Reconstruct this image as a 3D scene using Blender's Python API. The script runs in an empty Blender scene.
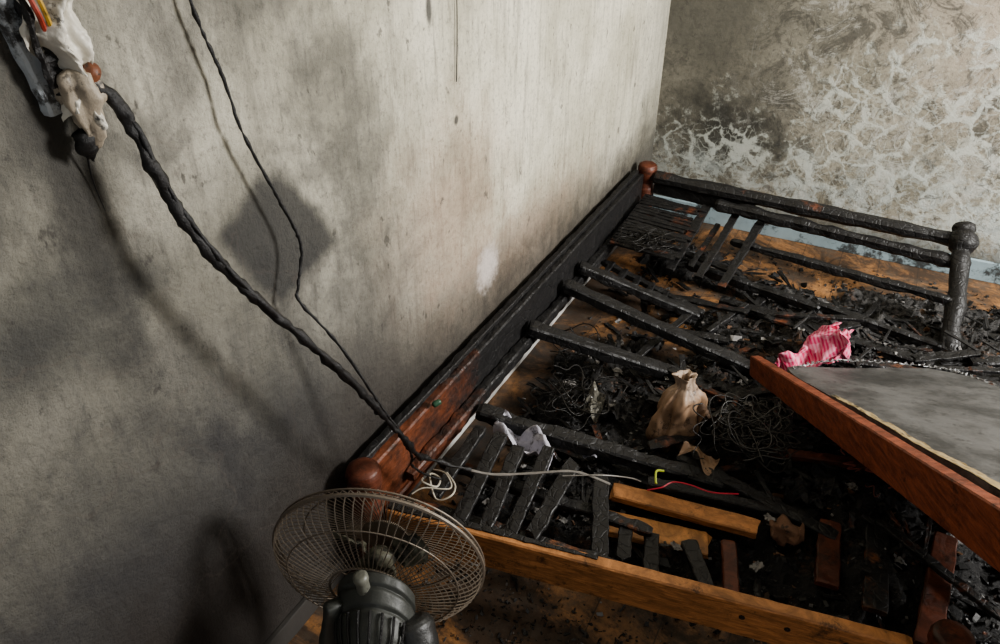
import bpy, math, random
from mathutils import Vector, noise, Matrix
random.seed(7)
R=random.random
def U(a,b): return a+(b-a)*R()
V=Vector
def fr(p,s=1.0,o=4): return noise.fractal(V(p)*s,1.0,2.0,o)

# ------------------------------------------------------------ node helper
class N:
    def __init__(s,name):
        s.m=bpy.data.materials.new(name); s.m.use_nodes=True
        s.t=s.m.node_tree; s.b=s.t.nodes['Principled BSDF']
        g=s.t.nodes.new('ShaderNodeNewGeometry'); s.pos=g.outputs['Position']
        s.sep=s.t.nodes.new('ShaderNodeSeparateXYZ'); s.t.links.new(s.pos,s.sep.inputs[0])
        s.x,s.y,s.z=s.sep.outputs
        s.isl=g.outputs['Random Per Island']
    def L(s,v,inp):
        if isinstance(v,(int,float)): inp.default_value=v
        elif isinstance(v,(tuple,list)): inp.default_value=(tuple(v)+(1,))[:len(inp.default_value)]
        else: s.t.links.new(v,inp)
    def M(s,op,a,b=0.0,c=None,clamp=False):
        n=s.t.nodes.new('ShaderNodeMath'); n.operation=op; n.use_clamp=clamp
        s.L(a,n.inputs[0]); s.L(b,n.inputs[1])
        if c is not None: s.L(c,n.inputs[2])
        return n.outputs[0]
    def noise(s,sc,det=5,ro=.6,dist=0,vec=None):
        n=s.t.nodes.new('ShaderNodeTexNoise'); s.L(vec if vec is not None else s.pos,n.inputs['Vector'])
        n.inputs['Scale'].default_value=sc; n.inputs['Detail'].default_value=det
        n.inputs['Roughness'].default_value=ro; n.inputs['Distortion'].default_value=dist
        return n.outputs[0]
    def vor(s,sc,feat='DISTANCE_TO_EDGE',vec=None):
        n=s.t.nodes.new('ShaderNodeTexVoronoi'); n.feature=feat; s.L(vec if vec is not None else s.pos,n.inputs['Vector'])
        n.inputs['Scale'].default_value=sc; return n.outputs['Distance']
    def scale(s,v3,vec=None):
        n=s.t.nodes.new('ShaderNodeMapping'); s.L(vec if vec is not None else s.pos,n.inputs[0]); n.inputs['Scale'].default_value=v3
        return n.outputs[0]
    def warp(s,amt,sc):
        n=s.t.nodes.new('ShaderNodeTexNoise'); s.t.links.new(s.pos,n.inputs[0]); n.inputs['Scale'].default_value=sc; n.inputs['Detail'].default_value=4
        a=s.t.nodes.new('ShaderNodeVectorMath'); a.operation='MULTIPLY_ADD'
        s.t.links.new(n.outputs['Color'],a.inputs[0]); a.inputs[1].default_value=(amt,)*3; s.t.links.new(s.pos,a.inputs[2])
        return a.outputs[0]
    def step(s,v,a,b):   # smooth remap
        n=s.t.nodes.new('ShaderNodeMapRange'); n.interpolation_type='SMOOTHSTEP'
        s.L(v,n.inputs[0]); n.inputs[1].default_value=a; n.inputs[2].default_value=b
        n.inputs[3].default_value=0; n.inputs[4].default_value=1
        if a>b:
            n.inputs[1].default_value=b; n.inputs[2].default_value=a; n.inputs[3].default_value=1; n.inputs[4].default_value=0
        return n.outputs[0]
    def mix(s,f,a,b,mode='MIX'):
        n=s.t.nodes.new('ShaderNodeMix'); n.data_type='RGBA'; n.blend_type=mode
        s.L(f,n.inputs[0]); s.L(a,n.inputs[6]); s.L(b,n.inputs[7]); return n.outputs[2]
    def blob(s,u,v,cu,cv,ru,rv,wob=None,soft=.6,wa=1.6):
        du=s.M('SUBTRACT',u,cu); dv=s.M('SUBTRACT',v,cv)
        a=s.M('POWER',s.M('ABSOLUTE',s.M('DIVIDE',du,ru)),2); b=s.M('POWER',s.M('ABSOLUTE',s.M('DIVIDE',dv,rv)),2)
        d=s.M('SQRT',s.M('ADD',a,b))
        if wob is not None: d=s.M('ADD',d,s.M('MULTIPLY',s.M('SUBTRACT',wob,.5),wa))
        return s.step(d,1+soft*.5,1-soft)
    def mul(s,*a):
        r=a[0]
        for q in a[1:]: r=s.M('MULTIPLY',r,q)
        return r
    def out(s,col,rough=.8,bump=None,bs=.3,bd=.01,metal=0,spec=None):
        s.L(col,s.b.inputs['Base Color']); s.L(rough,s.b.inputs['Roughness']); s.b.inputs['Metallic'].default_value=metal
        if spec is not None: s.b.inputs['Specular IOR Level'].default_value=spec
        if bump is not None:
            n=s.t.nodes.new('ShaderNodeBump'); n.inputs['Strength'].default_value=bs; n.inputs['Distance'].default_value=bd
            s.t.links.new(bump,n.inputs['Height']); s.t.links.new(n.outputs[0],s.b.inputs['Normal'])
        return s.m

# ------------------------------------------------------------ materials
def m_wall_left():
    n=N('sooted_plaster_left'); y,z=n.y,n.z
    w=n.noise(2.6,7,.68); w2=n.noise(9,7,.72); fine=n.noise(75,6,.75); cl=n.noise(4.5,5,.6,.4)
    streak=n.noise(9,6,.65,vec=n.scale((1,3.2,.35))); st2=n.noise(28,5,.7,vec=n.scale((1,2.4,.4)))
    c=n.mix(n.step(w,.35,.65),(.48,.45,.345),(.73,.69,.565))
    c=n.mix(n.mul(n.step(streak,.48,.70),.5),c,(.24,.222,.18))
    c=n.mix(n.mul(n.step(st2,.52,.70),.5),c,(.17,.158,.13))
    c=n.mix(n.mul(n.step(fine,.50,.70),.6),c,(.15,.14,.122))
    c=n.mix(n.mul(n.blob(y,z,1.34,.66,.30,.28,w2,soft=.9),.55),c,(.36,.225,.145))
    c=n.mix(n.mul(n.blob(y,z,1.75,.42,.6,.16,w2,soft=.9),.65),c,(.25,.16,.11))
    f=n.M('ADD',n.M('ADD',n.M('MULTIPLY',y,1.0),n.M('MULTIPLY',z,.55)),n.M('MULTIPLY',n.M('SUBTRACT',w,.5),1.1))
    c=n.mix(n.mul(n.step(f,2.1,1.05),.64),c,(.115,.11,.10))
    c=n.mix(n.mul(n.step(cl,.46,.62),n.step(f,1.9,1.3),.6),c,(.055,.053,.050))
    s2=n.blob(y,z,.44,.34,.78,.50,cl,soft=.9,wa=2.0)
    c=n.mix(n.mul(s2,.92),c,(.027,.026,.029))
    c=n.mix(n.mul(n.blob(y,z,.38,.93,.17,.09,cl,soft=.9,wa=2.0),.75),c,(.035,.035,.035))
    c=n.mix(n.mul(n.blob(y,z,.78,.50,.14,.15,cl,soft=.9,wa=2.0),.7),c,(.04,.038,.037))
    c=n.mix(n.mul(n.blob(y,z,1.0,.40,.17,.24,w2,soft=.9),.6),c,(.06,.053,.048))
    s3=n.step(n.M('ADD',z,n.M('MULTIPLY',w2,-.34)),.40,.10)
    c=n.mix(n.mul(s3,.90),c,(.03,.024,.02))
    # kite-shaped dark patch
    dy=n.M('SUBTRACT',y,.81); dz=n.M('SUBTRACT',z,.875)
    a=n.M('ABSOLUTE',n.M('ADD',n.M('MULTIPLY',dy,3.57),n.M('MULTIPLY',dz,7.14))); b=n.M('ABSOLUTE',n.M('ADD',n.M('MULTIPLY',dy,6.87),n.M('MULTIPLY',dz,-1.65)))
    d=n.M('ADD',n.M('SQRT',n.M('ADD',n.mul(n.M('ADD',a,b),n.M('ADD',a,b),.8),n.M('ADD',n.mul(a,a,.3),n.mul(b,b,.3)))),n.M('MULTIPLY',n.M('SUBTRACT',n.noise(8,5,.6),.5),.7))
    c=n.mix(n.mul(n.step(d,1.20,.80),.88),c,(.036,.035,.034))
    # smoke around and below the outlet
    c=n.mix(n.mul(n.blob(y,z,.50,1.10,.05,.24,w2,soft=.9),.85),c,(.03,.028,.026))
    c=n.mix(n.mul(n.blob(y,z,.44,1.22,.14,.18,w2,soft=.9),.65),c,(.055,.052,.047))
    c=n.mix(n.mul(n.blob(y,z,1.30,1.15,.012,.035,w2,soft=.5,wa=.8),.85),c,(.03,.03,.03))
    c=n.mix(n.mul(n.blob(y,z,1.39,.90,.010,.012,w2,soft=.5,wa=.8),.85),c,(.03,.03,.03))
    sp=n.step(n.noise(20,4,.65,vec=n.scale((1,1.3,.8))),.63,.69)
    c=n.mix(n.mul(sp,.65),c,(.05,.045,.04))
    c=n.mix(n.mul(n.blob(y,z,1.53,.455,.062,.068,n.noise(30,6,.75),soft=.6,wa=1.8),.85),c,(.62,.56,.52))
    ck=n.step(n.vor(2.2,vec=n.warp(.35,5)),.010,0.0)
    c=n.mix(n.mul(ck,.15),c,(.15,.12,.1))
    c=n.mix(n.mul(n.step(n.M('ADD',y,n.M('MULTIPLY',w2,.5)),2.85,3.25),.35),c,(.14,.14,.12))
    h=n.M('ADD',n.noise(48,7,.72),n.M('MULTIPLY',w2,1.0))
    return n.out(c,.85,h,.75,.012)
def m_wall_back():
    n=N('sooted_plaster_back'); x,z=n.x,n.z
    w=n.noise(2.6,7,.68); w2=n.noise(9,6,.7); cl=n.noise(5,6,.7,.6)
    c=n.mix(n.step(w,.35,.65),(.27,.25,.195),(.43,.40,.325))
    c=n.mix(n.mul(n.step(n.noise(45,6,.75),.45,.65),.55),c,(.10,.093,.078))
    c=n.mix(n.mul(n.step(n.noise(6,7,.78,1.2),.50,.62),.5),c,(.115,.108,.09))
    c=n.mix(n.mul(n.blob(x,z,.12,.88,.58,.50,cl,soft=.9),.80),c,(.085,.082,.07))
    c=n.mix(n.mul(n.blob(x,z,1.35,.95,.55,.45,w2,soft=.9),.40),c,(.54,.43,.34))
    dk2=n.mul(n.step(n.noise(7,8,.8,1.0),.50,.60),n.step(x,.15,.5))
    c=n.mix(n.mul(dk2,.72),c,(.07,.066,.056))
    dark=n.blob(x,z,.29,.38,.28,.21,w2,soft=.9,wa=2.6)
    c=n.mix(n.mul(dark,.85),c,(.025,.025,.022))
    thick=n.M('MULTIPLY',n.M('SUBTRACT',n.noise(6,8,.8),.41),.70)
    ve=n.vor(10,vec=n.warp(.09,9)); ve2=n.vor(26,vec=n.warp(.05,20))
    edge=n.M('MULTIPLY',n.M('SUBTRACT',n.noise(60,5,.8),.5),.20)
    net=n.M('MAXIMUM',n.step(n.M('ADD',n.M('SUBTRACT',ve,thick),edge),.045,-.03),n.mul(n.step(n.M('ADD',n.M('SUBTRACT',ve2,thick),edge),.02,-.03),.5))
    u=n.M('SUBTRACT',z,n.M('ADD',.28,n.M('MULTIPLY',x,.20)))
    fall=n.M('SUBTRACT',.90,n.M('MULTIPLY',n.step(x,.35,1.0),.60))
    band=n.step(n.M('SUBTRACT',n.M('ADD',cl,n.M('MULTIPLY',n.M('SUBTRACT',w2,.5),.9)),n.M('MULTIPLY',n.M('ABSOLUTE',u),fall)),.30,.48)
    c=n.mix(n.mul(net,band,.74),c,(.60,.625,.57))
    pale=n.mul(n.step(n.noise(13,9,.84,.5),.47,.54),n.step(n.M('SUBTRACT',z,n.M('MULTIPLY',x,.12)),.40,.08))
    c=n.mix(n.mul(pale,.68),c,(.56,.61,.59))
    pale2=n.mul(n.step(n.noise(6,10,.86,1.2),.53,.58),n.step(x,.20,.6))
    c=n.mix(n.mul(pale2,.55),c,(.60,.585,.53))
    gap=n.step(n.noise(18,8,.8,1.0),.55,.61)
    c=n.mix(n.mul(gap,.65),c,(.085,.08,.068))
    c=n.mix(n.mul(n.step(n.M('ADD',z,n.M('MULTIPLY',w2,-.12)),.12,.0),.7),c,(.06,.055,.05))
    h=n.M('ADD',n.mul(net,band,.4),n.mul(n.noise(55,7,.7),.9))
    return n.out(c,.85,h,.35,.008)
def m_plain(name,col,rough=.8,v=.25,sc=20,bs=.2,spec=None,metal=0,soot=0):
    n=N(name); f=n.noise(sc,5,.65)
    c=n.mix(f,tuple(k*(1-v) for k in col),tuple(min(1,k*(1+v)) for k in col))
    if soot: c=n.mix(n.mul(n.step(n.noise(sc*.8,7,.75),.62-soot*.25,.70-soot*.2),.9),c,(.03,.027,.024))
    return n.out(c,rough,n.noise(sc*3,5,.7),bs,.004,metal,spec)
def m_skirt():
    n=N('exposed_skirting_plaster'); f=n.noise(25,6,.7)
    c=n.mix(f,(.42,.41,.39),(.62,.61,.58)); 
    c=n.mix(n.M('SUBTRACT',1,n.blob(n.y,n.z,1.75,.0,.62,1.0,n.noise(9,5,.6),soft=.3,wa=.5)),c,(.05,.045,.04))
    return n.out(c,.85,f,.3,.004)
def m_floor():
    n=N('scorched_floor_boards'); x,y=n.x,n.y
    g=n.noise(6,7,.65,1.0,vec=n.scale((9,1,1)))
    c=n.mix(g,(.54,.275,.11),(.30,.14,.055))
    sm=n.step(n.M('PINGPONG',x,.07),.0025,.0005)
    c=n.mix(n.mul(sm,.7),c,(.04,.02,.01))
    so=n.step(n.noise(3.6,9,.75,1.0),.37,.56)
    c=n.mix(n.mul(so,.90),c,(.032,.026,.021))
    c=n.mix(n.mul(n.step(n.noise(50,7,.8),.50,.62),.6),c,(.03,.025,.02))
    c=n.mix(n.mul(n.step(n.noise(11,8,.75),.48,.62),.6),c,(.10,.08,.062))
    mid=n.blob(x,y,.95,1.6,1.15,.66,n.noise(4,6,.7),soft=.4)
    c=n.mix(n.mul(mid,.9),c,(.02,.018,.016))
    return n.out(c,n.M('ADD',n.M('MULTIPLY',so,.4),.4),n.noise(40,6,.7),.3,.004)
def m_char(name,brown=0.0,base=(.30,.085,.03),dark=(.010,.0095,.0095),rough=.45,ymask=None,grime=.64):
    n=N(name)
    al=n.vor(42,vec=n.warp(.03,22)); w=n.noise(9,6,.7); gr=n.noise(10,7,.65,1.5,vec=n.scale((1.2,1.2,8))); g2=n.noise(30,6,.7,.5,vec=n.scale((.25,1,3)))
    c=n.mix(n.noise(30,5,.7),dark,tuple(k*2.2+.004 for k in dark))
    bf=n.step(w,.72-brown*.6,.80-brown*.45)
    if ymask: bf=n.step(n.M('ADD',n.y,n.M('MULTIPLY',n.M('SUBTRACT',w,.5),1.1)),ymask[1],ymask[0])
    wood=n.mix(n.step(gr,.3,.7),base,tuple(k*.40 for k in base))
    wood=n.mix(n.mul(n.step(g2,.48,.66),.5),wood,tuple(k*.30 for k in base))
    wood=n.mix(n.mul(n.step(n.noise(14,8,.8),grime-.14,grime+.0),.8),wood,(.025,.015,.010))
    c=n.mix(bf,c,wood)
    h=n.M('ADD',n.mul(n.step(al,.0,.10),n.M('SUBTRACT',1,bf),.7),n.noise(70,5,.7))
    return n.out(c,n.M('ADD',rough,n.mul(n.M('SUBTRACT',n.noise(40,5,.7),.5),.5)),h,.45,.004,spec=.45)
def m_ash():
    n=N('ash_and_char'); w=n.noise(7,6,.7); f=n.noise(60,6,.75); f2=n.noise(140,4,.7)
    c=n.mix(f,(.007,.0065,.0065),(.028,.026,.024))
    lg=n.blob(n.x,n.y,1.0,2.5,.50,.32,w,soft=.8)
    c=n.mix(n.mul(lg,n.step(f,.38,.58)),c,(.13,.125,.12))
    c=n.mix(n.mul(n.step(f2,.58,.66),.55),c,(.15,.145,.14))
    c=n.mix(n.mul(n.step(w,.53,.63),n.step(f,.46,.56)),c,(.11,.062,.038))
    return n.out(c,.7,n.M('ADD',n.noise(90,6,.8),f),.9,.01)
def m_chip():
    n=N('charcoal'); w=n.isl
    c=n.mix(w,(.007,.007,.007),(.038,.036,.034))
    c=n.mix(n.step(w,.945,.955),c,(.22,.21,.20)); 
    c=n.mix(n.mul(n.step(w,.89,.895),n.step(w,.94,.935)),c,(.14,.075,.04))
    return n.out(c,.5,n.noise(150,4,.7),.5,.003)
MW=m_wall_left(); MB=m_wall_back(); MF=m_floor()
CH=m_char('charred_wood'); CHB=m_char('charred_wood_patchy',.32,base=(.28,.11,.05)); 
CHL=m_char('mostly_charred_wood',.26,base=(.22,.075,.035))
RAIL=m_char('half_burnt_rail_wood',base=(.22,.072,.034),ymask=(.98,1.42)); 
RED=m_char('red_stained_wood',1.05,(.30,.092,.048),rough=.45,grime=.69)
ORG=m_char('orange_varnished_wood',1.15,(.56,.255,.098),rough=.45,grime=.66)
ORG2=m_char('scorched_orange_wood',.95,(.60,.29,.11),rough=.42)
DRED=m_char('dark_red_scorched_wood',.8,(.16,.05,.027),rough=.45)
ASH=m_ash(); CHIP=m_chip()
BLK=m_plain('burnt_black_rubber',(.012,.011,.011),.42,.4,60,.6)
WIRE=m_plain('burnt_wire',(.020,.018,.016),.36,.5,80,.4)
WIREL=m_plain('highlight_wire',(.045,.041,.037),.36,.6,50,.4)  # paler copy of the burnt wire, strand highlights put into its colour
CEIL=m_plain('ceiling_paint',(.38,.37,.34),.9)
BLUE=m_plain('blue_baseboard_paint',(.34,.44,.48),.6,.4,9,soot=.45)
PALE=m_skirt()
FRAME=m_plain('window_frame_paint',(.5,.5,.48),.6)

# ------------------------------------------------------------ geometry helpers
class B:
    def __init__(s): s.v=[]; s.f=[]
    def add(s,vs,fs):
        o=len(s.v); s.v+= [tuple(p) for p in vs]; s.f+=[tuple(i+o for i in q) for q in fs]
    def obj(s,name,mat,parent=None,smooth=False):
        me=bpy.data.meshes.new(name); me.from_pydata(s.v,[],s.f); me.update(); me.materials.append(mat)
        if smooth: me.polygons.foreach_set('use_smooth',[True]*len(me.polygons))
        o=bpy.data.objects.new(name,me); bpy.context.collection.objects.link(o)
        if parent: o.parent=parent
        return o
def empty(name):
    o=bpy.data.objects.new(name,None); bpy.context.collection.objects.link(o); return o
def beam(b,p0,p1,w,h,up=(0,0,1),jit=.002,seg=26,w1=None,h1=None,sag=0,bev=.15,fq=28,rag=0):
    p0=V(p0);p1=V(p1);d=(p1-p0).normalized(); up=V(up); s=d.cross(up).normalized(); u=s.cross(d).normalized()
    w1=w if w1 is None else w1; h1=h if h1 is None else h1
    vs=[];fs=[]
    for i in range(seg+1):
        t=i/seg; ww=(w+(w1-w)*t)/2; hh=(h+(h1-h)*t)/2; e=min(ww,hh)*bev*2
        c=p0.lerp(p1,t)+V((0,0,-sag*math.sin(math.pi*t)))
        if i in(0,seg): ww-=e*.5;hh-=e*.5
        pr=[(-ww+e,-hh),(0,-hh),(ww-e,-hh),(ww,-hh+e),(ww,0),(ww,hh-e),(ww-e,hh),(0,hh),(-ww+e,hh),(-ww,hh-e),(-ww,0),(-ww,-hh+e)]
        for a,q in pr:
            p=c+s*a+u*q
            k=fr(p,fq,3)*jit; off=(s*a+u*q); 
            p=p+off.normalized()*k
            if rag and i in(0,1,seg-1,seg): p+=d*(fr(p,60,2)*rag)
            vs.append(p)
    n=12
    for i in range(seg):
        for j in range(n): fs.append((i*n+j,i*n+(j+1)%n,(i+1)*n+(j+1)%n,(i+1)*n+j))
    fs.append(tuple(range(n))[::-1]); fs.append(tuple(seg*n+j for j in range(n)))
    b.add(vs,fs)
def smooth_path(pts,k=8):
    pts=[V(p) for p in pts]; out=[]
    P=[pts[0]]+pts+[pts[-1]]
    for i in range(1,len(P)-2):
        for j in range(k):
            t=j/k; a,b_,c,d=P[i-1],P[i],P[i+1],P[i+2]
            out.append(.5*((2*b_)+(c-a)*t+(2*a-5*b_+4*c-d)*t*t+(3*b_-a-3*c+d)*t**3))
    out.append(pts[-1]); return out
def tube(b,pts,r,sides=6,jit=0,r1=None,closed=False,fq=60):
    r1=r if r1 is None else r1; n=len(pts); vs=[];fs=[]; prev=None
    for i,p in enumerate(pts):
        p=V(p)
        if closed: d=V(pts[(i+1)%n])-V(pts[i-1])
        else: d=V(pts[min(i+1,n-1)])-V(pts[max(i-1,0)])
        d.normalize()
        if prev is None: prev=d.orthogonal().normalized()
        a=(prev-d*prev.dot(d)); a=a.normalized() if a.length>1e-6 else d.orthogonal().normalized()
        prev=a; c=d.cross(a); rr=r+(r1-r)*i/(n-1)
        for j in range(sides):
            th=2*math.pi*j/sides; o=a*math.cos(th)+c*math.sin(th)
            q=p+o*rr
            if jit: q=q+o*fr(q,fq,3)*jit
            vs.append(q)
    m=n if closed else n-1
    for i in range(m):
        for j in range(sides):
            i2=(i+1)%n; fs.append((i*sides+j,i*sides+(j+1)%sides,i2*sides+(j+1)%sides,i2*sides+j))
    if not closed: fs.append(tuple(range(sides))[::-1]); fs.append(tuple((n-1)*sides+j for j in range(sides)))
    b.add(vs,fs)
def lathe(b,base,axis,prof,sides=32,jit=0,fq=25,bend=None,squash=None,fold=None):
    base=V(base);ax=V(axis).normalized(); a=ax.orthogonal().normalized(); c=ax.cross(a); vs=[];fs=[]
    for r,t in prof:
        for j in range(sides):
            th=2*math.pi*j/sides; o=a*math.cos(th)+c*math.sin(th)*(squash(t) if squash else 1)
            rr=max(r,1e-4)*(fold(th,t) if fold else 1); p=base+ax*t+o*rr
            if bend: p=p+bend(t)
            if jit: p=p+o*fr(p,fq,4)*jit+ax*fr(p+V((5,5,5)),fq,3)*jit*.5
            vs.append(p)
    n=len(prof)
    for i in range(n-1):
        for j in range(sides): fs.append((i*sides+j,i*sides+(j+1)%sides,(i+1)*sides+(j+1)%sides,(i+1)*sides+j))
    fs.append(tuple(range(sides))[::-1]); fs.append(tuple((n-1)*sides+j for j in range(sides)))
    b.add(vs,fs)
def refine(prof,k=4):
    out=[]
    for i in range(len(prof)-1):
        for j in range(k):
            t=j/k; out.append((prof[i][0]+(prof[i+1][0]-prof[i][0])*t,prof[i][1]+(prof[i+1][1]-prof[i][1])*t))
    out.append(prof[-1]); return out
def grid(b,fn,nu,nv,thick=0):
    vs=[fn(i/nu,j/nv) for i in range(nu+1) for j in range(nv+1)]
    fs=[(i*(nv+1)+j,(i+1)*(nv+1)+j,(i+1)*(nv+1)+j+1,i*(nv+1)+j+1) for i in range(nu) for j in range(nv)]
    b.add(vs,fs)
def bx(b,x0,x1,y0,y1,z0,z1):
    vs=[(x,y,z) for x in(x0,x1) for y in(y0,y1) for z in(z0,z1)]
    b.add(vs,[(0,1,3,2),(4,6,7,5),(0,4,5,1),(2,3,7,6),(0,2,6,4),(1,5,7,3)])
def box(name,x0,x1,y0,y1,z0,z1,mat,parent=None):
    b=B(); bx(b,x0,x1,y0,y1,z0,z1); return b.obj(name,mat,parent)

# ------------------------------------------------------------ room shell
box('floor',-.1,3.1,-1.5,3.12,-.06,0,MF)
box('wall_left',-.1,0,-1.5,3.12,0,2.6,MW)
box('wall_back',0,3.0,3.02,3.12,0,2.6,MB)
box('ceiling',-.1,3.1,-1.5,3.12,2.6,2.66,CEIL)
b=B()
bx(b,3.0,3.1,-1.5,1.3,0,2.6); bx(b,3.0,3.1,2.5,3.02,0,2.6); bx(b,3.0,3.1,1.3,2.5,0,1.0); bx(b,3.0,3.1,1.3,2.5,2.15,2.6)
b.obj('wall_right',CEIL)
b=B()
for a in (1.3,1.88,2.46): bx(b,3.05,3.08,a,a+.04,1.0,2.15)
for a in (1.0,2.11): bx(b,3.05,3.08,1.34,2.46,a,a+.04)
b.obj('window_1',FRAME)
b=B(); beam(b,(.006,-1.4,.03),(.006,3.0,.03),.012,.06,jit=.002,seg=160); b.obj('baseboard_left',PALE)
b=B(); beam(b,(.02,3.012,.04),(2.98,3.012,.04),.014,.08,jit=.001,seg=60); b.obj('baseboard_back',BLUE)

# ------------------------------------------------------------ burnt bed
bed=empty('bed_frame')
b=B()
beam(b,(.045,.86,.215),(.045,2.73,.215),.028,.15,seg=140,jit=.004)
beam(b,(.05,.86,.125),(.05,2.73,.125),.036,.03,seg=140,jit=.003)
beam(b,(.075,1.0,.175),(.075,2.70,.165),.03,.03,seg=140,jit=.006)
b.obj('side_rail',RAIL,bed)
b=B(); beam(b,(.03,.88,.298),(.03,2.72,.298),.02,.015,seg=120,jit=.003); b.obj('side_rail_cap',CH,bed)
prof=[(.034,0),(.034,.10),(.036,.11),(.036,.22),(.032,.235),(.030,.25),(.036,.262),(.038,.275),(.038,.305),(.034,.318),(.024,.324),(.002,.327)]
b=B(); lathe(b,(.06,.86,0),(0,0,1),refine(prof,3),32,.0015); b.obj('foot_post',DRED,bed,True)
b=B(); lathe(b,(.06,2.76,0),(0,0,1),refine(prof,3),32,.003); b.obj('head_post',DRED,bed,True)
p0=V((1.235,2.34,0.0)); p1=V((1.19,2.74,.285)); ax=(p1-p0)
b=B(); pr=[(.026,0),(.029,.1),(.027,.25),(.030,.37),(.034,.40),(.028,.42),(.040,.435),(.046,.455),(.045,.48),(.032,.495),(.036,.51),(.032,.525),(.002,.53)]
lathe(b,p0,ax,refine(pr,4),28,.008,fq=18); b.obj('fallen_head_post',CH,bed,True)
b=B(); beam(b,(.09,2.745,.275),(1.18,2.725,.265),.05,.048,seg=90,jit=.006,bev=.3,fq=10); beam(b,(.1,2.745,.235),(.5,2.735,.225),.02,.05,seg=30,jit=.003)
b.obj('headboard_top_rail',CHL,bed)
b=B(); beam(b,(.36,2.70,.235),(1.19,2.655,.215),.042,.042,seg=70,jit=.007,bev=.25,fq=12)
beam(b,(.46,2.58,.155),(1.22,2.52,.14),.030,.03,seg=70,jit=.007,bev=.2,fq=13)
beam(b,(.34,2.47,.075),(.82,2.42,.05),.03,.035,seg=50,jit=.008,bev=.2,fq=15,rag=.02)
beam(b,(.80,2.435,.06),(1.21,2.38,.04),.028,.03,seg=50,jit=.008,bev=.2,fq=15,rag=.02)
b.obj('headboard_lower_rails',CH,bed)
b=B()
for i in range(19):
    y=2.29+i*.0213
    beam(b,(.085,y,.196+i*.0016),(.345-.05*R(),y+.012*U(-1,1),.186+i*.0016+.014*U(-1,1)),.018,.008,seg=20,jit=.003,fq=40)
b.obj('head_slat_panel',CHL,bed)
b=B()
beam(b,(.33,2.70,.22),(.32,2.27,.15),.032,.012,seg=40,jit=.004)
beam(b,(.44,2.72,.2),(.415,2.30,.13),.028,.012,seg=40,jit=.004)
beam(b,(.54,2.74,.2),(.50,2.29,.12),.03,.012,seg=40,jit=.004)
beam(b,(.39,2.66,.17),(.37,2.36,.13),.02,.01,seg=40,jit=.004)
beam(b,(.12,2.5,.14),(.5,2.42,.12),.03,.012,seg=40,jit=.004)
b.obj('head_loose_slats',CHL,bed)
b=B()
beam(b,(.07,1.905,.215),(.70,1.985,.035),.045,.035,seg=60,jit=.004,fq=14)
beam(b,(.075,1.64,.21),(.55,1.84,.04),.048,.036,seg=60,jit=.004,fq=14)
beam(b,(.10,1.28,.17),(.73,1.43,.06),.045,.036,seg=60,jit=.008,fq=16)
beam(b,(.07,2.04,.215),(.46,2.17,.06),.04,.03,seg=50,jit=.008,fq=16)
beam(b,(.55,1.84,.04),(.80,1.88,.02),.04,.03,seg=30,jit=.01)
b.obj('cross_bearers',CH,bed)
b=B()
beam(b,(.07,2.27,.12),(.47,2.22,.04),.022,.022,seg=40,jit=.004); beam(b,(.08,2.20,.12),(.46,2.15,.04),.02,.02,seg=40,jit=.005)
for i in range(7):
    t=(i+.5)/7; x=.08+.38*t; z=.125-.08*t
    beam(b,(x,2.28-.04*t,z),(x+.005,2.16-.04*t,z),.022,.014,seg=12,jit=.004)
b.obj('notched_slat_ladder',CH,bed)
b=B()
for p,q,w in [((.15,1.21,.19),(.155,.98,.165),.030),((.205,1.22,.185),(.235,.95,.15),.034),((.262,1.20,.18),(.295,.955,.145),.034),((.33,1.23,.185),(.345,.975,.13),.032),((.40,1.22,.175),(.395,1.0,.145),.036),
              ((.46,1.25,.14),(.545,1.03,.12),.038),((.62,1.17,.09),(.655,1.06,.09),.035),((.70,1.19,.09),(.77,1.09,.09),.035),((.56,1.16,.1),(.585,1.07,.1),.03)]:
    beam(b,p,q,w,.014,seg=44,jit=.004,rag=.014,fq=24)
b.obj('foot_slats',CH,bed)
b=B(); beam(b,(.10,1.10,.145),(.62,1.17,.10),.03,.02,seg=40,jit=.006); beam(b,(.11,.965,.13),(.9,1.07,.10),.03,.03,seg=60,jit=.004); b.obj('slat_bearers',CHB,bed)
b=B(); beam(b,(.10,.878,.155),(1.14,1.058,.155),.028,.10,seg=90,jit=.0012,bev=.12)
b.obj('foot_rail',ORG,bed)
b=B(); beam(b,(.10,.884,.206),(.56,.963,.206),.024,.006,seg=70,jit=.003,w1=.006,h1=.002,fq=40); b.obj('foot_rail_charred_edge',CH,bed)
b=B(); lathe(b,(1.20,1.085,0),(0,0,1),refine([(.033,0),(.034,.12),(.034,.17),(.03,.18),(.026,.19),(.036,.20),(.038,.215),(.034,.23),(.002,.235)],3),28,.002)
b.obj('foot_post_right',DRED,bed,True)
b=B()
for t in (.72,.80,.9): 
    p=V((.10,.878,.155)).lerp(V((1.14,1.058,.155)),t); nrm=V((.17,-.985,0)); lathe(b,p+nrm*.0132+V((0,0,.01)),nrm,[(.006,0),(.006,.002),(.0001,.0022)],12)
b.obj('bolt_holes',BLK,bed)

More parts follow.
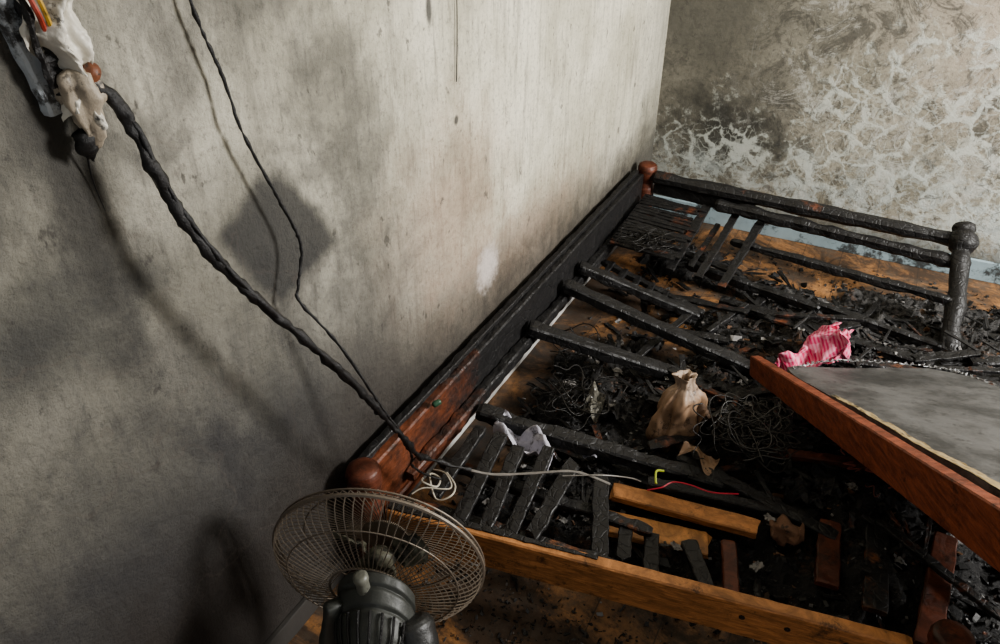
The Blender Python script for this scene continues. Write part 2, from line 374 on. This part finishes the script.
# loose planks -------------------------------------------------
def plank(name,p,q,w,h,mat,**k):
    b=B(); beam(b,p,q,w,h,**k); return b.obj(name,mat)
plank('broken_plank',(.49,1.27,.075),(.83,1.315,.075),.05,.022,ORG,seg=40,jit=.0015,rag=.01)
plank('broken_plank',(.50,1.19,.05),(.74,1.235,.05),.07,.018,ORG2,seg=40,jit=.002,rag=.012)
plank('charred_plank',(.56,1.32,.095),(.88,1.40,.07),.03,.02,CH,seg=30,jit=.004)
plank('charred_plank',(.78,1.25,.07),(.825,1.10,.06),.034,.02,DRED,seg=30,jit=.002)
plank('charred_plank',(.98,1.42,.07),(1.0,1.24,.06),.05,.018,DRED,seg=30,jit=.003)
plank('charred_plank',(1.08,1.44,.08),(1.10,1.22,.06),.05,.018,CHB,seg=30,jit=.003)
plank('charred_plank',(1.22,1.48,.09),(1.20,1.18,.06),.05,.02,DRED,seg=30,jit=.003)
plank('charred_plank',(.80,1.60,.07),(1.06,1.66,.08),.03,.02,DRED,seg=30,jit=.004)
plank('charred_plank',(.60,1.46,.08),(1.0,1.38,.07),.035,.02,CH,seg=30,jit=.005)
plank('charred_plank',(.5,2.34,.04),(1.18,2.24,.05),.04,.03,CH,seg=50,jit=.006)
plank('charred_plank',(1.28,2.3,.06),(1.62,2.42,.09),.04,.03,CH,seg=30,jit=.006)
plank('charred_plank',(.95,2.12,.07),(1.35,2.20,.07),.035,.025,CHB,seg=30,jit=.005)

# fallen panel with red edge board ------------------------------
panel=empty('fallen_bed_panel')
a0=V((.695,1.90,.115)); a1=V((1.295,.955,.54))
b=B(); beam(b,a0,a1,.03,.062,seg=90,jit=.001,h1=.115,bev=.1); b.obj('edge_board',RED,panel)
PC=[V((.765,1.865,.145)),V((1.20,2.10,.135)),V((1.80,1.32,.52)),V((1.33,.97,.595))]
def pp(u,v):
    return (PC[0].lerp(PC[1],u)).lerp(PC[3].lerp(PC[2],u),v)
nrm=(PC[1]-PC[0]).cross(PC[3]-PC[0]).normalized()
if nrm.z<0: nrm=-nrm
n=N('sooty_grey_fibreboard'); w=n.noise(5,7,.68); c=n.mix(n.step(w,.38,.62),(.045,.044,.042),(.125,.122,.118)); c=n.mix(n.mul(n.step(n.noise(30,7,.78),.52,.64),.7),c,(.022,.02,.018)); c=n.mix(n.mul(n.step(n.noise(70,6,.8),.60,.68),.5),c,(.22,.21,.20)); GREY=n.out(c,.5,n.noise(60,5,.7),.25,.004)
b=B()
def ptop(u,v):
    uu=u
    if v<.12: k=(1-(v/.12))**2; uu=.05*k+u*(1-.17*k)
    return pp(uu,v)+nrm*(.004*fr((u*3,v*4,0)))
NU,NV=30,44
grid(b,lambda u,v:ptop(u,v)+nrm*.010,NU,NV); 
o0=len(b.v); grid(b,lambda u,v:ptop(u,v)-nrm*.010,NU,NV)
per=[i*(NV+1) for i in range(NU+1)]+[NU*(NV+1)+j for j in range(1,NV+1)]+[i*(NV+1)+NV for i in range(NU-1,-1,-1)]+[j for j in range(NV-1,0,-1)]
for k in range(len(per)):
    i,j=per[k],per[(k+1)%len(per)]; b.f.append((i,j,j+o0,i+o0))
b.obj('panel_board',GREY,panel,False)
PAPER=m_plain('yellowed_board_edge',(.36,.27,.14),.75,.5,30,soot=.45)
b=B()
def torn(u,v):
    p=ptop(.0,.25+.75*v)+nrm*.0125
    w=.012+.010*fr((0,v*6,2),2)+.012*v
    return p+V((.55,.35,-.02)).normalized()*(u*w)+nrm*(.0015*fr((u,v*14,0),3))
grid(b,torn,5,120); b.obj('torn_edge_strip',PAPER,panel)
CHAINM=m_plain('blackened_metal_trim',(.30,.30,.30),.4,.6,90,.3,metal=.7,soot=.4)
b=B()
cp=smooth_path([ptop(.02,.02)+V((0,0,.015)),ptop(.35,.0)+V((-.02,.02,.018)),ptop(.7,0)+V((0,.03,.012)),ptop(.98,.02)+V((.01,.02,.01)),ptop(1.0,.12)+V((.01,0,.012)),ptop(1.0,.5)+V((.01,0,.012)),ptop(1,1)],34)
zig=[p+V((0,0,.003*math.sin(i*1.7)))+V((.004*math.cos(i*1.7),.004*math.sin(i*1.3),0)) for i,p in enumerate(cp)]
tube(b,zig,.0018,5); tube(b,[p+V((.003,.003,.002*math.cos(i*1.9))) for i,p in enumerate(zig)],.0013,5); b.obj('chain_trim',CHAINM,panel)

# ------------------------------------------------------------ debris bed
deb=empty('burnt_debris')
holes=[(.24,2.27,.17,.10),(.50,2.88,.45,.12),(.99,2.86,.40,.12),(.20,2.06,.14,.09),(.42,2.07,.12,.07),(.36,2.37,.15,.09),(.65,2.66,.18,.07)]
hills=[(.28,1.58,.16,.12,.04),(.20,1.80,.14,.10,.03),(.72,1.66,.16,.12,.05),(1.1,1.65,.25,.2,.06),(.85,2.12,.2,.15,.05),(1.1,1.36,.2,.12,.04),(.5,1.42,.15,.1,.02),(.55,1.7,.2,.15,.02),(1.45,2.2,.3,.4,.05)]
def hd(x,y):
    h=.017+.038*fr((x*1.3,y*1.3,0),5,4)+.022*fr((x,y,3),24,4)
    for cx,cy,rx,ry in holes: h-=.070*math.exp(-((x-cx)/rx)**2-((y-cy)/ry)**2)
    for cx,cy,rx,ry,a in hills: h+=a*math.exp(-((x-cx)/rx)**2-((y-cy)/ry)**2)
    e=min(x-.10,2.1-x,y-1.0-.05*fr((x,0,0),6),2.88-y)
    if e<.12: h-=(.12-e)*.45
    return h
b=B()
X0,X1,Y0,Y1=.09,2.15,.9,2.95
grid(b,lambda u,v:(X0+(X1-X0)*u,Y0+(Y1-Y0)*v,max(-.03,hd(X0+(X1-X0)*u,Y0+(Y1-Y0)*v))),240,240)
b.obj('ash_heap',ASH,deb)
b=B()
def shard(b,c,s,fl=.4):
    q=Matrix.Rotation(U(0,6.28),3,V((R()-.5,R()-.5,R()*1.5)).normalized())@Matrix.Rotation(U(-.5,.5),3,'X')
    d=(s*U(.5,1.6),s*U(.3,.8),s*fl*U(.2,.8)); vs=[]
    for i in(-1,1):
        for j in(-1,1):
            for k in(-1,1): vs.append(V(c)+q@V((i*d[0]*U(.5,1),j*d[1]*U(.5,1),k*d[2]*U(.5,1))))
    b.add(vs,[(0,1,3,2),(4,6,7,5),(0,4,5,1),(2,3,7,6),(0,2,6,4),(1,5,7,3)])
for i in range(15000):
    x=U(.1,1.9);y=U(.95,2.9);h=hd(x,y)
    if h<-.01 and R()<.74: continue
    s=.003+.009*R()**3
    if R()<.03: s*=2
    shard(b,(x,y,max(h,0)+s*.3),s)
for i in range(1100):
    x=U(.15,1.0);y=.90+.1*R()-abs(random.gauss(0,.11)); s=.002+.005*R()**2
    shard(b,(x,y,s*.3),s)
b.obj('charcoal_chips',CHIP,deb)
b=B()
for i in range(460):
    x=U(.15,1.6);y=U(1.05,2.6);h=hd(x,y)
    if h<-.005 and R()<.55: continue
    a=U(0,3.14);l=U(.03,.13); z=max(h,0)+U(.003,.02); dz=U(-.01,.02)
    beam(b,(x,y,z),(x+math.cos(a)*l,y+math.sin(a)*l,z+dz),U(.006,.018),U(.003,.007),seg=5,jit=.004,fq=60)
b.obj('charred_splinters',CHL,deb)
b=B()
for i in range(36):
    x=U(.2,1.25);y=U(1.3,2.35);h=max(hd(x,y),0); a=random.gauss(.15 if R()<.6 else 1.5,.4); l=U(.12,.34)
    z=h+U(.015,.05); dz=U(-.03,.03)
    ex=x+math.cos(a)*l; ey=y+math.sin(a)*l
    if ex>1.5 or ey>2.45 or ex<.12: continue
    beam(b,(x,y,z),(ex,ey,max(max(hd(ex,ey),0)+.01,z+dz)),U(.018,.034),U(.008,.016),seg=24,jit=.005,fq=30,rag=.012)
b.obj('collapsed_slats',CHL,deb)
b=B()
for i in range(44):
    x=U(.2,1.35);y=U(1.3,2.3);h=max(hd(x,y),0)+.010; s=U(.02,.05); a=U(0,6.28); tl=U(-.5,.5); sd=i*1.7
    def bs(u,v):
        e=1+.35*fr((u,v,sd+3),3); p=(u-.5)*2*s*e; q=(v-.5)*1.5*s*e
        return V((x+p*math.cos(a)-q*math.sin(a),y+p*math.sin(a)+q*math.cos(a),h+p*tl*.6+.55*s*fr((u,v,sd),3.0)))
    grid(b,bs,12,12)
b.obj('burnt_fabric_scraps',m_plain('burnt_fabric',(.016,.015,.015),.55,.5,40,.6),deb,False)
b=B()
for i in range(90):
    x=U(.2,1.3);y=U(1.1,2.4);h=max(hd(x,y),0)+.014; s=U(.006,.017); a=U(0,6.28); tl=U(-.4,.4); sd=i
    def fl(u,v):
        e=1+.5*fr((u,v,sd+9),3); p=(u-.5)*2*s*e; q=(v-.5)*1.3*s*e
        return V((x+p*math.cos(a)-q*math.sin(a),y+p*math.sin(a)+q*math.cos(a),h+p*tl+.5*s*fr((u,v,sd),2.5)))
    grid(b,fl,7,7)
b.obj('ash_flakes',m_plain('pale_ash_flake',(.24,.23,.22),.8,.5,60,soot=.5),deb,True)

def tangle(c,rad,n,mat,r=.0014,zs=.5,turn=1.0,loose=.4):
    b=B(); c=V(c)
    for i in range(n):
        a=U(0,6.28); rr=rad*U(.35,1.15); p=c+V((U(-1,1),U(-1,1),0))*rad*loose+V((0,0,U(0,rad*zs*.4)))
        tilt=Matrix.Rotation(U(-.8,.8),3,'X')@Matrix.Rotation(U(-.8,.8),3,'Y'); L=U(1.0,3.8)*turn; k1=U(.25,.6); sq=U(.45,1); ro=Matrix.Rotation(U(0,3.1),3,'Z'); sp=U(-.35,.5)
        pts=[]
        for k in range(30):
            t=a+L*k/29; g=1+sp*k/29+.16*math.sin(k*k1+i); q=V((math.cos(t)*rr,math.sin(t)*rr*sq,rr*.2*math.sin(t*1.7+i)))*g
            q=tilt@(ro@q); q.z=q.z*zs; w=p+q; w.z=max(w.z,c.z-.035+.004*fr(w,20,2)); pts.append(w)
        tube(b,pts,r*U(.7,1.4),4)
    return b.obj('wire_tangle',mat,deb,True)
tangle((.27,1.56,.085),.10,34,WIRE,.0017)
tangle((.74,1.56,.14),.10,60,WIRE,.0020,.55)
tangle((.75,1.56,.15),.10,24,WIREL,.0018,.55)
tangle((.21,2.30,.225),.085,40,WIRE,.0016,.35)
tangle((.20,1.80,.06),.08,14,WIRE)
REDW=m_plain('scorched_red_wire',(.24,.075,.055),.5,.5,60)
tangle((1.08,1.62,.12),.10,18,REDW,.0015,.5,.5)
tangle((1.0,1.75,.10),.10,18,WIRE,.0016)
CREAM=m_plain('cream_cord',(.50,.46,.38),.6,.3,60)
b=B()
tube(b,smooth_path([(.12,.99,.20),(.14,.96,.225),(.17,.97,.215),(.16,1.0,.21),(.14,.99,.22),(.18,.95,.2),(.21,.965,.21),(.20,1.0,.205),(.16,1.03,.2)]),.0022,6)
tube(b,smooth_path([(.13,1.02,.205),(.17,1.01,.22),(.2,.98,.215),(.15,.95,.22),(.13,.93,.21)]),.0018,6); b.obj('cream_cord',CREAM)
b=B(); tube(b,smooth_path([(.40,1.15,.195),(.48,1.2,.19),(.53,1.26,.15),(.55,1.29,.12)]),.0016,6,r1=.0016)
tube(b,smooth_path([(.20,1.02,.245),(.26,1.06,.215),(.33,1.11,.205),(.42,1.17,.20),(.50,1.20,.17)],8),.003,6,.001); b.obj('stripped_cable',m_plain('bare_copper_cable',(.20,.185,.165),.4,.6,50))
b=B(); tube(b,smooth_path([(.57,1.285,.105),(.60,1.30,.115),(.62,1.33,.115),(.66,1.335,.12),(.71,1.34,.115),(.77,1.37,.11)]),.0018,6); b.obj('red_wire',m_plain('red_wire_insulation',(.55,.04,.07),.4))
b=B(); tube(b,smooth_path([(.585,1.30,.12),(.575,1.33,.13),(.59,1.345,.125)]),.003,6); b.obj('yellow_green_wire_stub',m_plain('yellow_green_insulation',(.45,.52,.08),.4))

# power cable from outlet ------------------------------------------
pc=empty('power_cable')
b=B()
tube(b,smooth_path([(.032,.520,1.213),(.042,.532,1.205),(.055,.549,1.172),(.072,.557,1.10),(.092,.574,1.01),(.12,.617,.905),(.16,.729,.705),(.175,.80,.565),(.18,.852,.465),(.172,.905,.37),(.165,.96,.305),(.23,1.02,.25)],16),.0090,14,.006,r1=.0045,fq=42)
b.obj('burnt_sheath',BLK,pc,True)
b=B()
tube(b,smooth_path([(.046,.537,1.2),(.064,.553,1.16),(.080,.561,1.09),(.100,.577,1.01),(.127,.620,.90),(.164,.732,.70),(.178,.801,.56)],12),.0036,8,.003,fq=50); b.obj('exposed_strand',BLK,pc,True)
b=B()
tube(b,smooth_path([(.015,.70,1.40),(.02,.713,1.255),(.025,.735,1.16),(.03,.745,1.08),(.035,.79,.95),(.04,.812,.868),(.04,.79,.80),(.045,.785,.77),(.08,.826,.665),(.12,.874,.50),(.14,.90,.42),(.15,.915,.35),(.13,.94,.29),(.14,.97,.24),(.17,.99,.22)],12),.0026,8,.0025,fq=120)
b.obj('thin_cable',BLK,None,True)
b=B(); tube(b,smooth_path([(.004,1.40,1.35),(.004,1.402,1.2),(.005,1.398,1.1),(.004,1.39,.985)],6),.0012,6); b.obj('hanging_wire',BLK)

# wall outlet ------------------------------------------------------
out=empty('wall_outlet')
WH=m_plain('melted_white_plastic',(.58,.55,.48),.4,.3,30,.3,soot=.18)
TAN=m_plain('scorched_tan_plastic',(.34,.29,.225),.45,.5,40,.4,soot=.4)
b=B(); beam(b,(.010,.492,1.36),(.010,.514,1.180),.020,.055,up=(0,1,0),seg=30,jit=.003); b.obj('mounting_box',m_plain('grey_painted_metal',(.42,.45,.47),.5,.4,26,soot=.4),out)
b=B(); beam(b,(.026,.488,1.36),(.026,.506,1.20),.012,.014,up=(0,1,0),seg=30,jit=.007,fq=60); b.obj('charred_box_edge',BLK,out)
b=B()
def drape(u,v):
    w=.066*(.8+.28*math.sin(v*5+.5))
    y=.508+.012*v+w*(u-.45); z=1.320-.150*v
    k=.026+.024*math.sin(u*3.1)+.007*math.sin(u*14+v*5)+.010*fr((u*2,v*3,1),2.2)
    y+=.007*math.sin(v*11+u*2); z+=.012*math.sin(u*9)*v
    return V((k,y,z))
grid(b,drape,50,60); b.obj('melted_cover',WH,out,True)
b=B(); lathe(b,(.038,.516,1.228),(.0,.01,-1),refine([(.002,0),(.018,.006),(.023,.02),(.022,.035),(.017,.048),(.016,.062),(.012,.078),(.002,.092)],4),36,.006,fq=34,squash=lambda t:.7,fold=lambda th,t:1+.16*math.sin(5*th+t*18)+.07*math.sin(9*th)); b.obj('melted_plug',TAN,out,True)
b=B(); lathe(b,(.030,.510,1.160),(0,.08,-1),refine([(.002,0),(.013,.005),(.015,.014),(.010,.026),(.005,.036),(.001,.042)],3),14,.006,fq=70); tube(b,smooth_path([(.02,.514,1.13),(.008,.517,1.09),(.005,.522,1.045)]),.0018,5,r1=.0006); b.obj('charred_drip',BLK,out,True)
b=B(); lathe(b,(.042,.524,1.222),(0,.6,-.4),refine([(.004,0),(.011,.002),(.013,.008),(.011,.015),(.004,.017)],3),20,.004,fq=60); b.obj('scorched_collar',m_plain('scorched_orange_plastic',(.16,.06,.03),.5,.5,60,soot=.4),out,True)
b=B(); tube(b,smooth_path([(.045,.490,1.34),(.056,.492,1.305),(.053,.497,1.285),(.045,.503,1.27)]),.0026,6); b.obj('yellow_wire',m_plain('yellow_insulation',(.40,.25,.04),.45,soot=.4),out)
b=B(); tube(b,smooth_path([(.045,.484,1.33),(.056,.486,1.295),(.048,.493,1.28),(.040,.499,1.262)]),.0028,6); b.obj('red_insulated_wire',m_plain('red_insulation',(.30,.05,.03),.45,soot=.4),out)
b=B(); tube(b,smooth_path([(.04,.480,1.34),(.045,.482,1.29),(.035,.488,1.25),(.03,.494,1.21)]),.005,6,.004); b.obj('burnt_wire',BLK,out)

# ------------------------------------------------------------ fan
fan=empty('table_fan')
C=V((.252,.655,.362)); n_=V((-.36,.92,.10)).normalized(); sx=n_.cross(V((0,0,1))).normalized(); uz=sx.cross(n_).normalized()
def fp(r,th,d): return C+n_*d+(sx*math.cos(th)+uz*math.sin(th))*r*.94
GR=m_plain('bare_fan_wire',(.18,.15,.12),.42,.4,40,.1,metal=.35)
def ring(b,r,d,w): tube(b,[fp(r,2*math.pi*i/72,d) for i in range(72)],w,6,closed=True)
b=B(); ring(b,.2,0,.0038); ring(b,.2,.012,.002); ring(b,.155,.036,.0013); ring(b,.045,.052,.002)
for i in range(80):
    th=2*math.pi*i/80; tube(b,[fp(r,th,d) for r,d in((.2,0),(.195,.016),(.18,.028),(.15,.038),(.11,.046),(.07,.051),(.045,.052))],.0010,4)
lathe(b,C+n_*.05,n_,[(.045,0),(.043,.006),(.02,.009),(.001,.01)],24)
b.obj('front_grille',GR,fan)
b=B(); ring(b,.16,-.042,.0013); ring(b,.075,-.060,.002)
for i in range(72):
    th=2*math.pi*i/72; tube(b,[fp(r,th,d) for r,d in((.2,0),(.194,-.018),(.18,-.032),(.16,-.042),(.12,-.053),(.075,-.060))],.0011,4)
b.obj('rear_grille',GR,fan)
MEL=m_plain('melted_grey_plastic',(.046,.048,.043),.5,.5,14,.3,soot=.2)
b=B(); lathe(b,C-n_*.055+sx*.012,-n_,refine([(.02,-.01),(.055,-.002),(.066,.006),(.068,.02),(.063,.024),(.068,.03),(.068,.05),(.063,.054),(.066,.06),(.064,.085),(.056,.11),(.044,.125),(.030,.132),(.028,.145),(.014,.150),(.001,.151)],5),64,.008,fq=9,bend=lambda t:V((0,0,-.32*t))+sx*(.14*t))
b.obj('motor_housing',MEL,fan,True)
b=B()
for k in range(9):   # vent ribs over the back of the motor
    th=-1.2+k*.3
    o=(sx*math.sin(th)+uz*math.cos(th)); cB=C-n_*.055+sx*.012
    tube(b,[cB-n_*t+V((0,0,-.32*t))+sx*(.14*t)+o*(r+.001) for t,r in((.062,.067),(.085,.065),(.105,.059),(.118,.050))],.0022,6)
b.obj('vent_ribs',BLK,fan)
b=B(); lathe(b,C-n_*.090+sx*.004+V((0,0,.03)),V((-.05,-.05,1)),refine([(.011,0),(.011,.045),(.013,.048),(.013,.056),(.010,.060),(.001,.061)],3),24,.001,fq=30)
b.obj('oscillation_knob',m_plain('aged_pale_plastic',(.15,.15,.125),.45,.3,30,soot=.3),fan,True)
b=B(); lathe(b,C-n_*.02,n_,refine([(.02,0),(.035,.004),(.035,.02),(.02,.04),(.004,.045)],3),24,.012,fq=30); 
for k in range(3):
    th=k*2.094+.4
    def bl(u,v,th=th): 
        r=.03+.075*u*(1-.3*abs(v-.5)); return fp(r,th+(v-.5)*(.9-.3*u)+.15*fr((u,v,k),3),.012+.03*(v-.5)+.01*fr((u,v,k),4))
    grid(b,bl,14,10)
b.obj('warped_blades',m_plain('soot_cream_plastic',(.14,.135,.10),.5,.4,20,soot=.5),fan,True)
base=C-n_*.11+sx*.02; base.z=0
b=B(); lathe(b,base,(0,0,1),refine([(.12,0),(.122,.015),(.115,.03),(.09,.04),(.045,.05),(.034,.07),(.03,.16),(.028,.25),(.03,.28),(.02,.30)],3),40,.006,fq=14); b.obj('stand_and_base',MEL,fan,True)
b=B(); 
for i in range(4): lathe(b,base+sx*(-.035+.023*i)-n_*.085+V((0,0,.035)),(0,0,1),[(.009,0),(.009,.012),(.007,.014),(.001,.0145)],12)
b.obj('push_buttons',BLK,fan)
b=B(); 
cc=C-n_*.110+sx*.082+V((0,0,-.015)); axr=(-n_*.55+V((0,0,-.6))+sx*.30).normalized()
lathe(b,cc-axr*.02,axr,refine([(.014,.0),(.026,.0),(.034,.004),(.040,.012),(.042,.04),(.038,.08),(.034,.10),(.028,.10),(.030,.06),(.022,.02),(.012,.012)],4),36,.006,fq=14)
b.obj('melted_shell',m_plain('charred_shell_plastic',(.024,.024,.023),.4,.5,30,.4),fan,True)
b=B(); beam(b,C-n_*.11-sx*.045+V((0,0,.035)),C-n_*.13-sx*.068+V((0,0,-.11)),.02,.03,seg=24,jit=.004,fq=18); b.obj('melted_bracket',MEL,fan,True)
b=B(); tube(b,smooth_path([base+V((-.05,.0,.02)),(.17,.52,.012),(.10,.56,.006),(.055,.50,.006),(.04,.40,.006),(.04,.2,.006)]),.004,8); b.obj('fan_cord',WIRE,fan)

# ------------------------------------------------------------ soft items
n=N('pink_gingham'); 
u1=n.step(n.M('PINGPONG',n.M('ADD',n.x,n.M('MULTIPLY',n.z,.6)),.006),.0025,.0035); u2=n.step(n.M('PINGPONG',n.M('ADD',n.y,n.M('MULTIPLY',n.z,-.6)),.006),.0025,.0035)
c=n.mix(n.mul(n.M('ADD',u1,u2),.5),(.80,.36,.45),(.64,.04,.14)); PINK=n.out(c,.9)
b=B()
def cloth(u,v):
    x=.765+.14*u+.03*v; y=1.96+.16*v+.08*u
    h=.10+.10*(u**.7)*(1-.6*abs(v-.6))+.03*fr((u*2,v*2,7),1.6)+.022*math.sin(u*9+v*5)+.014*math.sin(v*13-u*4)
    h*=1-.35*(1-min(1,4*min(u,1-u,v,1-v)))
    x+=.04*fr((u,v,2),3); y+=.04*fr((u,v,5),3)
    return V((x,y,max(h,.05)))
grid(b,cloth,60,60); b.obj('pink_gingham_cloth',PINK,None,True)
n=N('melted_tan_container_plastic'); w=n.noise(14,5,.6); c=n.mix(w,(.21,.125,.072),(.37,.25,.165)); c=n.mix(n.mul(n.step(n.z,.17,.22),.6),c,(.40,.32,.25)); c=n.mix(n.mul(n.step(n.noise(14,8,.78),.53,.62),.85),c,(.045,.028,.02)); TANP=n.out(c,.5,n.noise(30,5,.6),.4,.006)
b=B(); lathe(b,(.565,1.58,.0),(-.03,.08,1),refine([(.055,0),(.070,.02),(.076,.06),(.074,.10),(.066,.14),(.056,.17),(.042,.19),(.030,.205),(.030,.225),(.036,.24),(.026,.235),(.016,.20)],4),72,.016,fq=14,squash=lambda t:.66,fold=lambda th,t:1+.13*math.sin(4*th+t*14)+.09*math.sin(7*th-t*20)+.05*math.sin(13*th)); b.obj('melted_jug',TANP,None,True)
b=B()
def scrap(u,v): return V((.60+.11*u,1.55+.10*v+.03*u,.08+.05*math.sin(u*4+v*3)+.03*fr((u,v,9),3)+.08*u*(1-v)))
grid(b,scrap,24,24); b.obj('scorched_paper',m_plain('charred_brown_card',(.16,.10,.065),.7,.5,30,.4,soot=.45),None,True)
b=B()
def scrap2(u,v): return V((.60+.09*u+.01*v,1.44+.05*v+.02*math.sin(u*5),.10+.015*math.sin(u*4+v*3)+.018*fr((u,v,19),3)))
grid(b,scrap2,20,20); b.obj('scorched_paper',TANP,None,True)
WC=m_plain('sooty_white_cloth',(.46,.45,.50),.9,.4,30,soot=.3)
b=B()
def wc(u,v): return V((.17+.16*u,1.235+.07*v-.02*u,.160+.018*math.sin(u*9+v*2)+.018*math.sin(v*7+u*3)+.02*fr((u,v,4),4)-.03*u))
grid(b,wc,40,30)
def wc2(u,v): return V((.36+.06*u,1.33+.04*v,.10+.012*math.sin(u*9+v*2)+.012*fr((u,v,14),4)))
grid(b,wc2,20,20); b.obj('white_rag',WC,None,True)
b=B()
def wr(u,v): return V((.31+.05*u,1.50+.06*v,.08+.05*v+.012*math.sin(u*6)+.02*fr((u,v,3),3)))
grid(b,wr,16,16); b.obj('melted_glass_piece',m_plain('clouded_glass',(.2,.19,.16),.2,.5,40,soot=.4))
b=B(); lathe(b,(.86,1.34,.06),(.9,.1,.2),refine([(.002,0),(.02,.008),(.028,.03),(.022,.05),(.01,.065),(.001,.07)],3),20,.03,fq=30); b.obj('scorched_foam_lump',m_plain('brown_foam',(.20,.11,.07),.9,.5,40,.8,soot=.3),None,True)
b=B(); lathe(b,(.07,1.12,.30),(.3,.5,.1),refine([(.001,0),(.006,.003),(.008,.010),(.006,.02),(.001,.023)],2),12,.004); b.obj('green_plastic_scrap',m_plain('green_plastic',(.03,.08,.045),.4),None,True)

# ------------------------------------------------------------ lights
ld=bpy.data.lights.new('window_daylight','AREA'); ld.shape='RECTANGLE'; ld.size=.75; ld.size_y=.65; ld.energy=158; ld.color=(1.0,.985,.96)
lo=bpy.data.objects.new('window_daylight',ld); bpy.context.collection.objects.link(lo); lo.location=(3.02,2.0,1.62); lo.rotation_euler=(0,math.radians(90),0)
wd=bpy.data.worlds.new('world'); bpy.context.scene.world=wd; wd.use_nodes=True
wd.node_tree.nodes['Background'].inputs[0].default_value=(.92,.96,1,1); wd.node_tree.nodes['Background'].inputs[1].default_value=.54
bpy.context.scene.view_settings.look='AgX - Medium High Contrast'

# ------------------------------------------------------------ camera
cd=bpy.data.cameras.new('camera'); cd.sensor_width=36; cd.lens=26.64; cd.clip_start=.01
co=bpy.data.objects.new('camera',cd); bpy.context.collection.objects.link(co); co.location=(.84,0,1.45); co.rotation_euler=(math.radians(56),0,math.radians(27.7))
bpy.context.scene.camera=co
